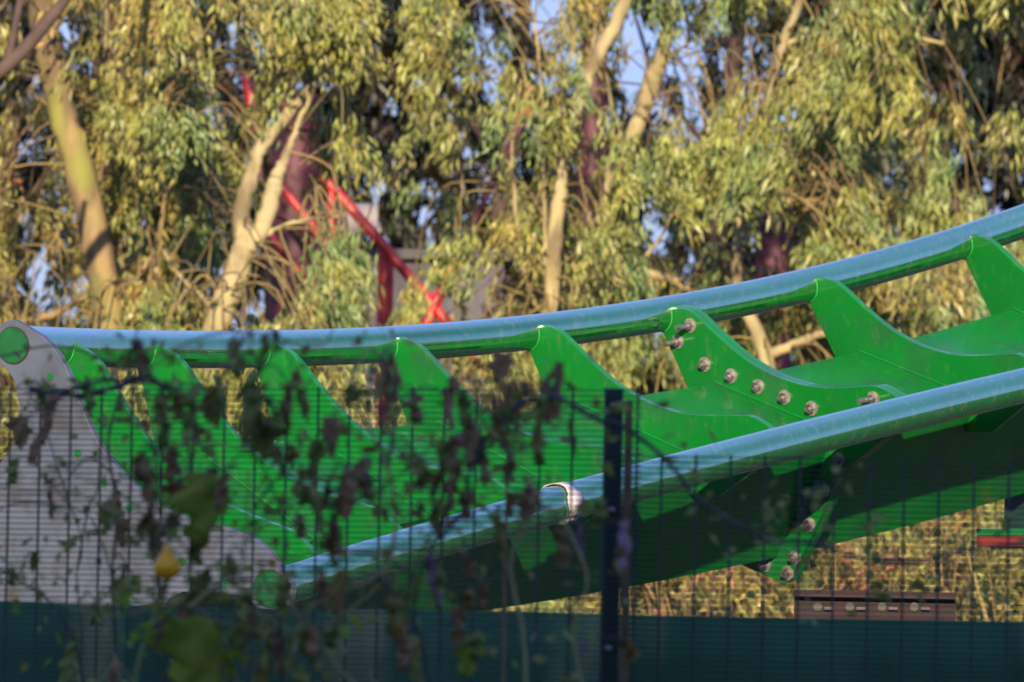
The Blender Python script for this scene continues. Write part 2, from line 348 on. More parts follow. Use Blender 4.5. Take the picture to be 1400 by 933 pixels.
# rust-red slotted beam behind the hoarding
a = at(1086, 807, 20.5); b = at(1306, 810, 20.5)
L_ = b[0]-a[0]; bz = (a[2]+b[2])/2
beam = empty('slotted_beam', ((a[0]+b[0])/2, 20.5, 0), 'rust-red slotted steel beam on legs just above the green screen, below the track', 'steel beam')
mb = MB(); cx = (a[0]+b[0])/2
mb.prism([(-.06, 0), (.06, 0), (.06, -.02), (.008, -.02), (.008, -.13), (.06, -.13), (.06, -.15), (-.06, -.15), (-.06, -.13), (-.008, -.13), (-.008, -.02), (-.06, -.02)], (cx-L_/2, 20.5, bz), (0, 1, 0), (0, 0, 1), (1, 0, 0), L_)
mb.build('beam_section', RUST, beam)
for k in range(4):
    px = 1118+44*k; p = at(px, 830, 20.48)
    MB().tube([(p[0], 20.490, p[2]), (p[0], 20.484, p[2])], .013, 14).build('slot', DDISC, beam)  # dark disc stands in for the shade inside a slot
    MB().box((p[0]+.032, 20.476, p[2]-.004), (.013, .008, .004)).build('bolt', SHED, beam)
for sx in (-1, 1):
    MB().box((cx+sx*(L_/2-.04), 20.5, (bz-.15)/2), (.03, .03, (bz-.15)/2)).build('leg', RUST, beam)

# ---------------------------------------------------------------- mesh fence
P0 = at(852, 530, 15.2); ztopL = P0[2]; ztopR = at(1000, 618, 15.0)[2]
fence = empty('mesh_fence', (P0[0], P0[1], 0), 'fine dark green wire mesh fence with a bolted post, in front of the track', 'fence')
def panel(x0, y0, dx, n, zt, name='mesh_panel'):
    """vertical wires every 76.2 mm, horizontal every 12.7 mm"""
    d = Vector(dx).normalized(); mb = MB(); w0 = .0762; nz = int(zt/.0127); L = n*w0; nrm = Vector((-d.y, d.x, 0))
    for k in range(n+1):
        p = Vector((x0, y0, 0))+d*(k*w0)+nrm*.004
        mb.tube([p+Vector((0, 0, .02)), p+Vector((0, 0, zt))], .0028, 5, caps=True)
    for k in range(nz):
        z = zt-.006-k*.0127; p = Vector((x0, y0, z))
        if z < .8: break
        jj = random.uniform(-.0006, .0006)
        mb.tube([p-d*.01, p+d*(L+.01)+Vector((0, 0, jj))], .0015, 5, caps=True)
    # below the lowest part the picture can see the wires go on, one to three
    while z > .05:
        mb.tube([Vector((x0, y0, z))-d*.01, Vector((x0, y0, z))+d*(L+.01)], .0013, 4); z -= .0381
    return mb.build(name, FENCE, fence)
aL = R_(22); dL = (-math.cos(aL), math.sin(aL), 0); eL = at(872, 600, 15.19)
panel(eL[0], eL[1], dL, 26, ztopL)
aR = R_(9); dR = (math.cos(aR), -math.sin(aR), 0); eR = at(858, 600, 15.2)
panel(eR[0], eR[1]+.02, dR, 22, ztopR)
pp = at(841, 530, 15.25); zt = at(841, 531, 15.25)[2]
MB().box((pp[0], pp[1]+.02, zt/2), (.0185, .03, zt/2)).build('post', POSTM, fence, bevel=.004)
cb = at(860, 545, 15.16)
MB().box((cb[0], cb[1]-.012, (zt-.03)/2), (.0085, .003, (zt-.03)/2)).build('clamp_bar', CLAMP, fence)
for (x, y) in ((839, 555), (836, 697), (832, 886)):
    p = at(x, y, 15.22); p[1] = pp[1]-.0105
    MB().tube([p, p+np.array([0, -.004, 0]), p+np.array([0, -.008, 0])], [.0085, .0075, .003], 12).build('bolt', WASH, fence, smooth=True)

# ---------------------------------------------------------------- green screen hoarding
hz = at(700, 836, 17.6)[2]
ho = empty('green_hoarding', (0, 17.6, 0), 'low dark teal screening sheet standing between the mesh fence and the track', 'screen fence')
nx, nz_ = 120, 14; V = []; Fc = []
for i in range(nx+1):
    for j in range(nz_+1):
        x = -4+8*i/nx; z = hz*j/nz_
        V.append((x, 17.6+.02*math.sin(x*5.1)+.012*math.sin(x*13+z*2), z-.004*abs(math.sin(x*2.2))*(j == nz_)))
for i in range(nx):
    for j in range(nz_):
        a_ = i*(nz_+1)+j; Fc.append((a_, a_+nz_+1, a_+nz_+2, a_+1))
o = mesh_obj('screen_sheet', np_mesh('screen', V, Fc), HOARD, ho, smooth=True); md = o.modifiers.new('s', 'SOLIDIFY'); md.thickness = .004
for x in (-3.6, -1.2, 1.25, 3.6): MB().box((x, 17.66, hz/2-.03), (.025, .025, hz/2-.03)).build('post', POSTM, ho)

# ---------------------------------------------------------------- building added unseen behind the camera to shade the fence and the climbers
bd = empty('added_shade_building', (0, -10, 0), 'added unseen brick building behind the viewer, put there to shade the fence', 'building')
hb = CAMZ+1.25+23.2*math.tan(SUN_EL)
MB().box((0, -10, hb/2-.15), (16, 2, hb/2-.15)).build('wall', BRICK, bd)
MB().box((0, -10, hb-.15), (16.2, 2.2, .15)).build('roof', ROOFM, bd)
for x in (-9, -3, 3, 9): MB().box((x, -7.97, 1.9), (.8, .04, .6)).build('window', SHED, bd)
MB().box((0, -7.96, 1.05), (.5, .05, 1.05)).build('door', POSTM, bd)

# ---------------------------------------------------------------- leaf clouds
def leaf_cloud(starts, dirs, lens, wids, bend=.25):
    n = len(starts); up = rng.normal(size=(n, 3)); side = np.cross(dirs, up); side /= np.linalg.norm(side, axis=1)[:, None]+1e-9
    nr = np.cross(side, dirs); L = lens[:, None]; Wd = wids[:, None]
    b = starts; l = starts+dirs*L*.42+side*Wd*.5+nr*L*.05; r = starts+dirs*L*.42-side*Wd*.5+nr*L*.05; m = starts+dirs*L*.5-nr*L*.03
    tip = starts+dirs*L+nr*L*bend*rng.uniform(-1, 1, (n, 1))
    V = np.stack([b, l, tip, r], 1).reshape(-1, 3); i = np.arange(n)[:, None]*4
    F1 = np.concatenate([i+np.array([[0, 1, 2]]), i+np.array([[0, 2, 3]])], 0)
    return V, F1
def merge(parts):
    V = []; F_ = []; o = 0
    for v, f_ in parts: V.append(v); F_.append(f_+o); o += len(v)
    return np.concatenate(V), np.concatenate(F_)
def tubes_mesh(paths, n=4):
    """paths: list of (points (k,3), radii (k,)) -> quads"""
    V = []; F_ = []; o = 0; ang = 2*np.pi*np.arange(n)/n
    for P, r in paths:
        P = np.asarray(P); k = len(P); T = np.gradient(P, axis=0); T /= np.linalg.norm(T, axis=1)[:, None]+1e-9
        ref = np.array([.3, 1, .2]) if abs(T[0][1]) < .8 else np.array([1, 0, 0.])
        A = np.cross(T, ref); A /= np.linalg.norm(A, axis=1)[:, None]+1e-9; B = np.cross(T, A)
        ring = P[:, None]+(A[:, None]*np.cos(ang)[None, :, None]+B[:, None]*np.sin(ang)[None, :, None])*np.asarray(r)[:, None, None]
        V.append(ring.reshape(-1, 3))
        for i in range(k-1):
            for j in range(n): F_.append((o+i*n+j, o+i*n+(j+1) % n, o+(i+1)*n+(j+1) % n, o+(i+1)*n+j))
        o += k*n
    return np.concatenate(V), np.array(F_)
def spline(pts, n=6):
    return np.array(smooth_curve([tuple(p) for p in pts], n))
def sprays(centres, leaves=26, L=.16, Wd=.03, spread=.13, droop=.34, down=1.8):
    """each centre: a bunch of leaves hanging from a drooping twig"""
    st = []; dr = []
    for c in centres:
        k = max(4, int(leaves*rng.uniform(.6, 1.4)))
        az = rng.uniform(0, 2*np.pi); out = np.array([math.cos(az), math.sin(az), 0])
        t = rng.uniform(0, 1, k); base = c+out[None]*(t[:, None]*spread*1.8)+np.stack([0*t, 0*t, -t*t*droop], 1)+rng.normal(size=(k, 3))*spread*.42
        d = rng.normal(size=(k, 3))*.55+np.array([0, 0, -down])+out*.6; d /= np.linalg.norm(d, axis=1)[:, None]
        st.append(base); dr.append(d)
    st = np.concatenate(st); dr = np.concatenate(dr); n = len(st)
    return leaf_cloud(st, dr, L*rng.uniform(.6, 1.25, n), Wd*rng.uniform(.7, 1.3, n))
def hang_twigs(centres, anchors, per=1.0, r0=.009):
    """curved twigs from the nearest limb point out to the bunches"""
    paths = []; A = np.array(anchors)
    for c in centres:
        if rng.random() > per: continue
        d = np.linalg.norm(A-c+np.array([0, 0, -.5]), axis=1)+rng.uniform(0, 1.7, len(A)); a = A[np.argmin(d)]
        mid = (a+c)/2+np.array([rng.normal()*.12, rng.normal()*.12, abs(rng.normal())*.25+.12])
        P = spline([a, mid, c, c+np.array([rng.normal()*.06, rng.normal()*.06, -.22])], 5)
        paths.append((P, np.linspace(r0, .003, len(P))))
    return paths
# coarse map of how leafy the wood is, 100 px x 93.3 px cells of the view, rows from the top
FR = ["35646653334788 7", "36747666433678 5", "46957588568888 4", "76958256678877 6", "65699935467666 6", "55555555533355 5", "55555555555566 6", "55555555777777 7", "55555555777777 7"]
FR = [r.replace(' ', '')[:14] for r in FR]
def dens(px, py):
    i = int(min(max(py/93.3, 0), 8)); j = int(min(max(px/100, 0), 13)); d = int(FR[i][j])/9.
    for cx, cy, rx, ry, k in HOLES:
        if ((px-cx)/rx)**2+((py+30-cy)/ry)**2 < 1: d *= k
    return d
HOLES = [(402, 290, 56, 150, .05), (470, 300, 66, 42, .08), (600, 400, 50, 40, .5), (803, 225, 30, 75, .04), (1058, 320, 42, 60, .08), (320, 70, 75, 75, .25), (530, 130, 45, 110, .2),
         (1378, 160, 62, 160, .1), (850, 90, 60, 110, .25), (960, 90, 50, 110, .4), (700, 60, 60, 60, .3), (90, 380, 35, 60, .3), (340, 130, 30, 50, .3), (200, 90, 60, 25, .4), (720, 145, 22, 40, .25), (60, 120, 60, 60, .5)]
from mathutils import noise as mn
def clumpy(c, s=2.4): return .55*mn.noise(Vector((c[0]*s, c[1]*s*.4, c[2]*s)))+.65*mn.noise(Vector((c[0]*1.1+9, c[1]*.3, c[2]*1.1)))
TREE = []
def tree(name, label, trunks, xr, D, nsp, leafmat, barkmat, lw=(.105, .026), yr=(-160, 900), twig=.5, zr=2.2, group='trees of the wood behind the track', mapf=dens, leaves=84, high=50, cth=.12, hide=.07):
    """trunks: list of lists of (px,py,width px) in the photo at distance D; each becomes a tapered limb going on to the ground / up into the crown"""
    b0 = trunks[0][0]; pb = at(b0[0], b0[1], D); root = empty(name, (pb[0], D, 0), label, 'tree', group)
    paths = []; anchors = []; k = D/f
    for ti, tk in enumerate(trunks):
        P = [at(x, y, D+dy) for (x, y, w_, dy) in [(t+(0,))[:4] for t in tk]]; r = [t[2]*k/2*.88 for t in tk]
        if ti == 0:
            d = P[0]-P[1]; low = P[0]+d/max(abs(d[2]), .05)*min(P[0][2], 1.)*.3; low[2] = max(P[0][2]-1., 0)
            P = [np.array([low[0]+(low[0]-P[0][0])*.4, low[1], -.1])]+[low]*(low[2] > .3)+P; r = [r[0]*1.35]+[r[0]*1.1]*(low[2] > .3)+r
        Q = spline(P, 7); rr = np.interp(np.linspace(0, 1, len(Q)), np.linspace(0, 1, len(r)), r)
        rr = rr*(1+.05*np.sin(np.arange(len(rr))*1.7+ti)); Q = Q+rng.normal(size=Q.shape)*.006
        paths.append((Q, rr)); anchors += [p for p in Q if p[2] > 1.3]
    V, F_ = tubes_mesh(paths[:1], 14); tr = mesh_obj('trunk', np_mesh('trunk', V, F_), barkmat, root, smooth=True)
    for pth in paths[1:]:
        V, F_ = tubes_mesh([pth], 10); mesh_obj('limb', np_mesh('limb', V, F_), barkmat, root, smooth=True)
    cs = []
    TP = [np.array([[t[0], t[1], t[2]] for t in tk], float) for tk in trunks]
    def near_trunk(px, py):
        for t in TP:
            for a_, b_ in zip(t[:-1], t[1:]):
                ab = b_[:2]-a_[:2]; u = np.clip(((px-a_[0])*ab[0]+(py-a_[1])*ab[1])/(ab@ab+1e-6), 0, 1)
                if max(a_[2], b_[2]) > 9 and math.hypot(px-a_[0]-ab[0]*u, py+32-a_[1]-ab[1]*u) < max(a_[2], b_[2])*.5+30: return True
        return False
    for _ in range(nsp*40):
        if len(cs) >= nsp: break
        px = rng.uniform(*xr); py = rng.uniform(*yr)
        if rng.random() < mapf(px, py)**1.4:
            front = rng.random() < .5 and (rng.random() < (hide if py > 150 else .75) or not near_trunk(px, py))
            c = at(px, py, D-abs(rng.normal())*.7 if front else D+.7+abs(rng.normal())*zr)
            if clumpy(c) > cth-.06+rng.normal()*.05: cs.append(c)
    # the crown above the picture, where it shades and shows in reflections
    for _ in range(high): cs.append(at(rng.uniform(*xr), -160-abs(rng.normal())*700, D+rng.normal()*zr))
    cs = [c for c in cs if c[2] > .3]
    V, F_ = sprays(cs, leaves, *lw); mesh_obj('crown', np_mesh('crown', V, F_), leafmat, root)['kind'] = 'stuff'
    tp_ = hang_twigs(cs, anchors, twig)
    if tp_:
        V, F_ = tubes_mesh(tp_, 4); mesh_obj('twigs', np_mesh('twigs', V, F_), TWIG, root, smooth=True)['kind'] = 'stuff'
    return root
tree('eucalyptus_tree', 'stout mossy brown trunk leaning left with drooping leaves, far left', [[(150, 445, 50), (140, 370, 48), (107, 225, 47), (84, 150, 44), (70, 75, 43), (58, 20, 42), (58, -120, 38), (90, -600, 25)],
     [(70, 40, 20), (130, -60, 14), (200, -160, 9)], [(150, 400, 10), (185, 380, 9), (210, 345, 6)], [(120, 405, 10), (60, 435, 11), (0, 440, 9), (-50, 450, 7)]], (-120, 230), 55, 420, LEAF2, BARK)
tree('slender_tree', 'slim ochre sapling stem standing just right of the stout left trunk', [[(168, 420, 14), (165, 340, 13), (158, 225, 12), (151, 150, 11), (145, 90, 9), (150, -40, 7)], [(158, 215, 7), (128, 180, 6), (108, 150, 5)], [(152, 140, 7), (190, 150, 6), (215, 175, 6), (250, 208, 3)]], (120, 300), 57, 150, LEAF1, BARKP)
tree('forked_tree', 'pale tree forking low in a V, left of the red steelwork', [[(293, 460, 43), (318, 390, 42), (336, 335, 40), (330, 298, 28), (340, 250, 25), (356, 205, 22), (396, 152, 18), (440, 90, 14), (470, -80, 10)],
     [(338, 340, 34), (358, 310, 28), (374, 260, 29), (381, 235, 20), (400, 190, 10), (430, 120, 8)], [(345, 330, 10), (400, 305, 8), (470, 295, 4)], [(300, 430, 9), (250, 380, 8), (215, 330, 5)]], (200, 480), 54, 480, LEAF1, BARKP)
tree('straight_trunk_tree', 'pale straight trunk rising from behind the rail at centre, curving right', [[(752, 440, 24), (757, 349, 26), (764, 271, 22), (770, 220, 21), (785, 154, 21), (799, 116, 23), (820, 70, 22), (848, 20, 22), (880, -80, 18), (900, -300, 12)],
     [(735, 425, 10), (716, 374, 9), (705, 290, 7), (700, 200, 5), (718, 80, 3)], [(748, 400, 8), (745, 300, 7), (742, 150, 5), (730, 20, 4)], [(770, 230, 8), (800, 130, 6), (812, 40, 4)]], (560, 860), 56, 380, LEAF1, BARKP)
tree('leaning_tree', 'pale tree leaning right against patches of sky, right of centre', [[(789, 425, 9), (803, 362, 10), (826, 271, 11), (850, 215, 18), (872, 172, 26), (882, 140, 28), (892, 108, 30), (905, 77, 22), (915, 20, 18), (930, -80, 14)],
     [(803, 362, 8), (854, 366, 12), (895, 374, 13), (942, 394, 13), (985, 420, 12)], [(826, 270, 6), (838, 180, 6), (830, 100, 5), (812, 20, 4)], [(860, 380, 9), (905, 320, 5), (930, 270, 4)]], (780, 1020), 58, 360, LEAF1, BARKP)
tree('weeping_tree', 'broad weeping eucalyptus with dense hanging leaf bunches, upper right', [[(1050, 500, 26), (1010, 400, 18), (1008, 330, 17), (1012, 270, 16), (1035, 180, 15), (1070, 60, 14), (1120, -60, 12)],
     [(1040, 490, 18), (1080, 474, 16), (1120, 458, 13), (1180, 442, 9), (1257, 410, 10), (1330, 380, 6)], [(1012, 300, 8), (1060, 270, 7), (1100, 290, 5)], [(1070, 60, 10), (1180, 40, 8), (1290, 60, 5)], [(1120, -60, 12), (1250, -60, 9), (1380, -40, 7)]], (980, 1420), 56, 640, LEAF1, BARKP, lw=(.13, .026), leaves=84, hide=.9, twig=.6, cth=.2)
# distant rows, seen through the gaps
def dback(px, py):
    sx = max(0, 1-abs(px-860)/230)*max(0, 1-max(0, py-60)/190); e = 1-.8*min(1, sx*1.5)
    for (cx, cy, r) in ((410, 330, 45), (660, 60, 50), (860, 330, 40), (1250, 330, 45), (1380, 260, 50), (90, 380, 35)):
        if (px-cx)**2+(py-cy)**2 < r*r: e *= .35
    return e
for k, (x0, x1, D, lab) in enumerate([(-200, 230, 74, 'distant tree with shade-dark leaf colour filling gaps behind the stout left trunk'), (210, 560, 77, 'distant tree with shade-dark leaf colour behind the forked tree and red steelwork'), (540, 860, 79, 'thin distant tree behind the straight central trunk'), (830, 1160, 76, 'thin distant tree in front of the open sky right of centre'), (1130, 1440, 74, 'dark distant tree behind the weeping crown at far right'), (1330, 1700, 72, 'dark distant tree cut by the right edge of the view')]):
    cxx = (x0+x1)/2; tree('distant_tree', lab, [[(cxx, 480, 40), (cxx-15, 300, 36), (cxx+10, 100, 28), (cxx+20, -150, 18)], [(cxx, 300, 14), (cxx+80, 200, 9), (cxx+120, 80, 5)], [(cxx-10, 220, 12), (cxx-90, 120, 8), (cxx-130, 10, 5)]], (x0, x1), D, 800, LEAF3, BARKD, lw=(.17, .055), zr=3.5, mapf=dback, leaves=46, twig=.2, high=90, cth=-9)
# near bough, top left, its shade put into a dark bark colour
o = MB(); P = spline([at(-60, 130, 50), at(0, 97, 50), at(38, 62, 50), at(66, 28, 50), at(92, -5, 50), at(140, -90, 50), at(160, -400, 50)], 6)
bt = empty('shaded_tree', (at(-260, 400, 50)[0], 50, 0), 'dark shaded bough crossing the top left corner', 'tree', 'trees of the wood behind the track')
V, F_ = tubes_mesh([(spline([(at(-260, 400, 50)[0], 50, -.1), at(-255, 500, 50), at(-200, 300, 50), at(-60, 130, 50)], 5), np.linspace(.16, .06, 16)), (P, np.linspace(.06, .035, len(P))),
                    (spline([at(10, 90, 50), at(20, 40, 50), at(32, -20, 50)], 5), np.linspace(.035, .025, 11))], 8)
mesh_obj('bough', np_mesh('bough', V, F_), BARKD, bt, smooth=True)

# dry golden brush at the foot of the wood
for k in range(6):
    x0 = 560+k*150; D = 46+random.uniform(0, 4); pb = at(x0+75, 850, D)
    lab = ['far left of the gap under the track', 'behind the mesh fence post', 'under the middle of the track', 'below the bolted joint', 'above the slotted beam', 'at the right edge under the track'][k]
    root = empty('dry_bush', (pb[0], D, 0), 'golden dry brush '+lab, 'bush', 'dry bushes at the foot of the wood')
    cs = []; paths = []
    for _ in range(260):
        c = at(x0+rng.uniform(-20, 170), rng.uniform(660, 900), D+rng.normal()*.9)
        if clumpy(c, 3.) < .12: continue
        c[2] = max(c[2], .3); cs.append(c)
        if rng.random() < .6:
            b_ = np.array([pb[0]+rng.normal()*.15, D+rng.normal()*.15, 0]); m_ = (b_+c)/2+rng.normal(size=3)*.12
            paths.append((spline([b_, m_, c, c+np.array([rng.normal()*.15, rng.normal()*.1, rng.normal()*.12])], 4), np.linspace(.012, .003, 13)*rng.uniform(.4, 2.)))
    V, F_ = sprays(cs, 34, .085, .026, .11, .1, .35); mesh_obj('foliage', np_mesh('foliage', V, F_), (STRAW, LEAF2, BRU, STRAW, BRU, LEAF2)[k], root)['kind'] = 'stuff'
    V, F_ = tubes_mesh(paths, 4); mesh_obj('stems', np_mesh('stems', V, F_), TWIG, root, smooth=True)['kind'] = 'stuff'

# ---------------------------------------------------------------- red and maroon steelwork and shed in the wood
DS = 66.0
def colm(x, y0, y1, wpx, D, lab, name='steel_column'):
    a = at(x, y1, D); t_ = at(x, y0, D); r = wpx*D/f/2
    root = empty(name, (a[0], D, 0), lab, 'steel column', 'maroon steel columns in the wood')
    MB().tube([(a[0], D, 0), (a[0], D, t_[2])], r, 28).build('shaft', PURP, root, smooth=True)
    MB().tube([(a[0], D, 0), (a[0], D, .06)], r*1.7, 28).build('base_flange', PURP, root, smooth=True)
    MB().tube([(a[0], D, t_[2]-.35), (a[0], D, t_[2]-.29)], r*1.25, 28).build('joint_flange', PURP, root, smooth=True)
colm(400, 130, 430, 66, DS+1.5, 'thick maroon steel column behind the forked tree')
colm(805, -200, 430, 40, DS+3, 'tall maroon steel column behind the straight central trunk')
colm(1056, 262, 430, 52, DS, 'short maroon steel column under the weeping tree')
pb = at(520, 430, DS); truss = empty('red_truss', (pb[0], DS, 0), 'bright red steel lattice brace seen through the leaves above the rail', 'steel frame')
def rbeam(pts, wpx, D=DS, name='strut', m=RED):
    P = [at(x, y, D) for x, y in pts]; MB().tube(P, wpx*D/f/2, 14).build(name, m, truss, smooth=True)
rbeam([(438, 238), (515, 325), (590, 415), (650, 490), (700, 560), (760, 640)], 15)
rbeam([(386, 256), (449, 338)], 12); rbeam([(453, 262), (453, 372)], 11); rbeam([(366, 318), (420, 385), (450, 420)], 11)
rbeam([(632, 338), (590, 425), (560, 490)], 17); rbeam([(728, 118), (711, 172)], 14); rbeam([(711, 172), (632, 338)], 9, m=PURP)
for x in (527,):
    a = at(x, 340, DS); MB().tube([(a[0], DS+.3, 0), (a[0], DS+.3, a[2])], .08, 14).build('post', RED, truss, smooth=True)
a = at(340, 90, DS); b_ = at(345, 150, DS); rbeam([(337, 100), (345, 148)], 16); rbeam([(345, 148), (366, 318)], 9, m=PURP)
sa = at(425, 322, 71); sb = at(690, 322, 71)
sh = empty('slate_shed', ((sa[0]+sb[0])/2, 71, 0), 'dark slate-blue shed behind the red lattice', 'shed')
mb = MB(); mb.box(((sa[0]+sb[0])/2, 72.5, sa[2]/2-.1), ((sb[0]-sa[0])/2, 1.2, sa[2]/2-.1)); mb.build('wall', SHED, sh)
mb = MB(); mb.box(((sa[0]+sb[0])/2, 72.5, sa[2]-.16), ((sb[0]-sa[0])/2+.1, 1.35, .05)); mb.build('roof', ROOFM, sh)
d0 = at(432, 293, 70.5); d1 = at(517, 285, 70.5)
du = MB(); du.tube([(d0[0], 70.5, d0[2]-.05), (d1[0], 70.5, d0[2]-.05)], .17, 24); du.build('duct', PIPEM, sh, smooth=True)
# ---------------------------------------------------------------- climbers on the fence
def leafmesh(c, L, Wd, tilt, mats, parent, kind='wilt', name='leaf'):
    """a lobed leaf sheet, wilted ones rolled and crumpled, hanging from its stalk"""
    nu, nv = 9, 12; V = []; sd = random.uniform(0, 50)
    roll = random.uniform(1.2, 2.4) if kind == 'wilt' else random.uniform(.2, .5)
    az = random.uniform(-1.2, 1.2); ca, sa_ = math.cos(az), math.sin(az)
    for j in range(nv+1):
        t = j/nv; 
        if kind == 'wilt': wdt = Wd*(math.sin(math.pi*min(1, t*1.0+.04))**.6)*(.75+.25*math.sin(t*11+sd))
        else:
            ph = t; wdt = Wd*(.5+.5*math.cos((ph-.32)*math.pi/ .75))**.55*(1+.28*math.cos(ph*15+.6)) if ph < .97 else Wd*.05
        for i in range(nu+1):
            s_ = (i/nu-.5)*2; th = s_*roll*(1-.3*t)
            x = wdt*.5*math.sin(th)/max(roll, .3) if kind == 'wilt' else wdt*.5*s_
            y = wdt*.35*(1-math.cos(th)) if kind == 'wilt' else wdt*.5*.25*abs(s_)
            y += .012*math.sin(t*9+s_*4+sd)*(1 if kind == 'wilt' else .5); x += .07*Wd*math.sin(t*13+sd*2)
            z = -L*t+.05*L*math.sin(s_*5+sd)
            X = x*ca-y*sa_; Y = x*sa_+y*ca
            V.append((c[0]+X*math.cos(tilt)-z*math.sin(tilt)*0-(-z)*math.sin(tilt)*-1*-1, c[1]+Y, c[2]+z*math.cos(tilt)+X*math.sin(tilt)))
    Fc = [(j*(nu+1)+i, j*(nu+1)+i+1, (j+1)*(nu+1)+i+1, (j+1)*(nu+1)+i) for j in range(nv) for i in range(nu)]
    o = mesh_obj(name, np_mesh(name, V, Fc), mats, parent, smooth=True); md = o.modifiers.new('s', 'SOLIDIFY'); md.thickness = .0006
    return o
def stem(pts, wpx, Y, parent, m, name='stem', wob=.006):
    P = [at(p[0], p[1], Y+(p[2] if len(p) > 2 else 0)) for p in pts]; Q = spline(P, 7)
    Q = Q+np.cumsum(rng.normal(size=Q.shape)*wob*.25, 0)*.6
    r = np.linspace(wpx, wpx*.55, len(Q))*Y/f/2*(1+.12*np.sin(np.arange(len(Q))*1.9))
    V, F_ = tubes_mesh([(Q, r)], 8); return mesh_obj(name, np_mesh(name, V, F_), m, parent, smooth=True), Q
def climber(label, Y, stems, leaves, tiny=0, blobs=(), tbox=(0, 0, 1, 1), mt=VDK, name='climbing_vine', root_x=None):
    p = at(stems[0][0][0][0], 933, Y); root = empty(name, (p[0], Y, 0), label, 'climbing plant', 'climbers on the fence')
    qs = []
    for i, (pts, wpx, m) in enumerate(stems):
        o, Q = stem(pts, wpx, Y, root, m); qs.append(Q)
    Q = np.concatenate(qs)
    for _ in range(9):   # thin curling side shoots
        a = Q[rng.integers(len(Q))]
        if a[2] < .9: continue
        d = rng.normal(size=3)*np.array([.16, .03, .10]); P = spline([a, a+d*.5+np.array([0, 0, .03]), a+d+np.array([0, 0, -.02]), a+d*1.25+rng.normal(size=3)*.03], 6)
        V, F_ = tubes_mesh([(P, np.linspace(.0026, .0012, len(P)))], 5); mesh_obj('stem', np_mesh('stem', V, F_), random.choice((VST, VSTG, VSTG)), root, smooth=True)
    stalks = []
    leaves = list(leaves)
    for bx, by, rx, ry, n in blobs:
        for _ in range(int(n*.42+.5)): leaves.append((rng.normal(bx, rx), rng.normal(by, ry), rng.uniform(26, 54), rng.uniform(18, 40), random.choice((VBR, VDK, VDK, VBR, VOL)), random.choice(('wilt', 'leaf'))))
    for (x, y, L, Wd, m, kd) in leaves:
        k = Y/f; c = at(x, y-L*.5, Y+random.uniform(-.12, .08)); 
        lf = leafmesh(c, L*k, Wd*k, random.uniform(-.25, .25), m, root, kd)
        a = Q[np.argmin(np.linalg.norm(Q-c, axis=1))]
        if np.linalg.norm(a-c) < .45:
            V, F_ = tubes_mesh([(spline([a, (a+c)/2+np.array([0, 0, .02]), c], 4), np.full(9, .0016))], 5); mesh_obj('stalk', np_mesh('stalk', V, F_), VSTD, lf, smooth=True)
    if tiny:
        st = []; dr = []
        for _ in range(tiny):
            j = rng.integers(len(Q)); b_ = Q[j]+rng.normal(size=3)*np.array([.05, .03, .05])
            pxy = project(b_)
            st.append(b_); d = rng.normal(size=3)+np.array([0, 0, -.7]); dr.append(d/np.linalg.norm(d))
        st = np.array(st); dr = np.array(dr); V, F_ = leaf_cloud(st, dr, rng.uniform(.012, .042, tiny), rng.uniform(.008, .026, tiny), .5)
        mesh_obj('small_leaves', np_mesh('small_leaves', V, F_), mt, root)['kind'] = 'stuff'
    return root
W_, K_ = 'wilt', 'leaf'
def low(x): return (x, 1250)
climber('thin dark climber with sparse small leaves, over the grey flange', 14.4,
    [([low(140), (158, 930), (156, 800), (160, 700), (150, 610), (165, 540), (190, 480)], 6, VST), ([(120, 1000), (110, 900), (85, 840), (40, 800), (0, 780), (-40, 760)], 4, VSTD), ([(110, 960), (112, 870), (104, 800), (110, 740), (75, 640), (50, 560), (30, 540)], 3, VSTD), ([(156, 800), (130, 720), (95, 690), (60, 650)], 2.5, VSTD), ([(40, 533), (110, 540), (160, 528), (200, 520), (230, 535)], 9, VSTD)],
    [(70, 575, 70, 34, VBR, W_), (20, 645, 34, 18, VDK, W_), (48, 768, 26, 26, VDK, K_), (18, 790, 24, 20, VDK, K_), (50, 812, 18, 20, VDK, K_), (130, 838, 32, 22, VDK, W_), (68, 690, 40, 10, VBR, W_), (92, 700, 34, 10, VBR, W_), (160, 690, 40, 22, VBR, W_), (135, 770, 20, 14, VBR, W_), (172, 785, 24, 9, VDK, W_), (185, 800, 24, 14, VDK, W_), (48, 620, 30, 12, VBR, W_), (62, 540, 28, 30, VDK, W_), (155, 925, 60, 22, VBR, W_), (100, 910, 60, 24, VDK, W_)], 150, blobs=((60, 580, 25, 40, 5), (150, 760, 20, 60, 6)))
climber('purple-brown wilted vine hanging over the far rail at left', 12.6,
    [([low(215), (225, 900), (215, 800), (200, 720), (215, 640), (190, 560), (175, 500), (186, 470), (205, 500)], 6, VSTD), ([(215, 700), (260, 640), (270, 560), (300, 520), (330, 470), (352, 440)], 5, VST), ([(60, 540), (150, 520), (210, 515), (260, 550), (262, 600)], 6, VSTD), ([(262, 640), (250, 560), (240, 520)], 7, VSTG)],
    [(186, 495, 60, 36, VBR, W_), (268, 560, 60, 26, VDK, W_), (205, 665, 60, 40, VBR, W_), (190, 640, 40, 22, VBR, W_), (318, 490, 50, 22, VBR, W_), (300, 560, 50, 30, VDK, W_), (225, 590, 44, 26, VDK, W_), (205, 720, 60, 36, VBR, W_), (240, 720, 40, 40, VBR, W_), (212, 750, 50, 30, VBR, W_), (255, 690, 30, 22, VOL, K_)], 160, blobs=((225, 600, 30, 60, 14), (300, 520, 30, 30, 8), (220, 740, 30, 40, 8)), name='wilted_vine')
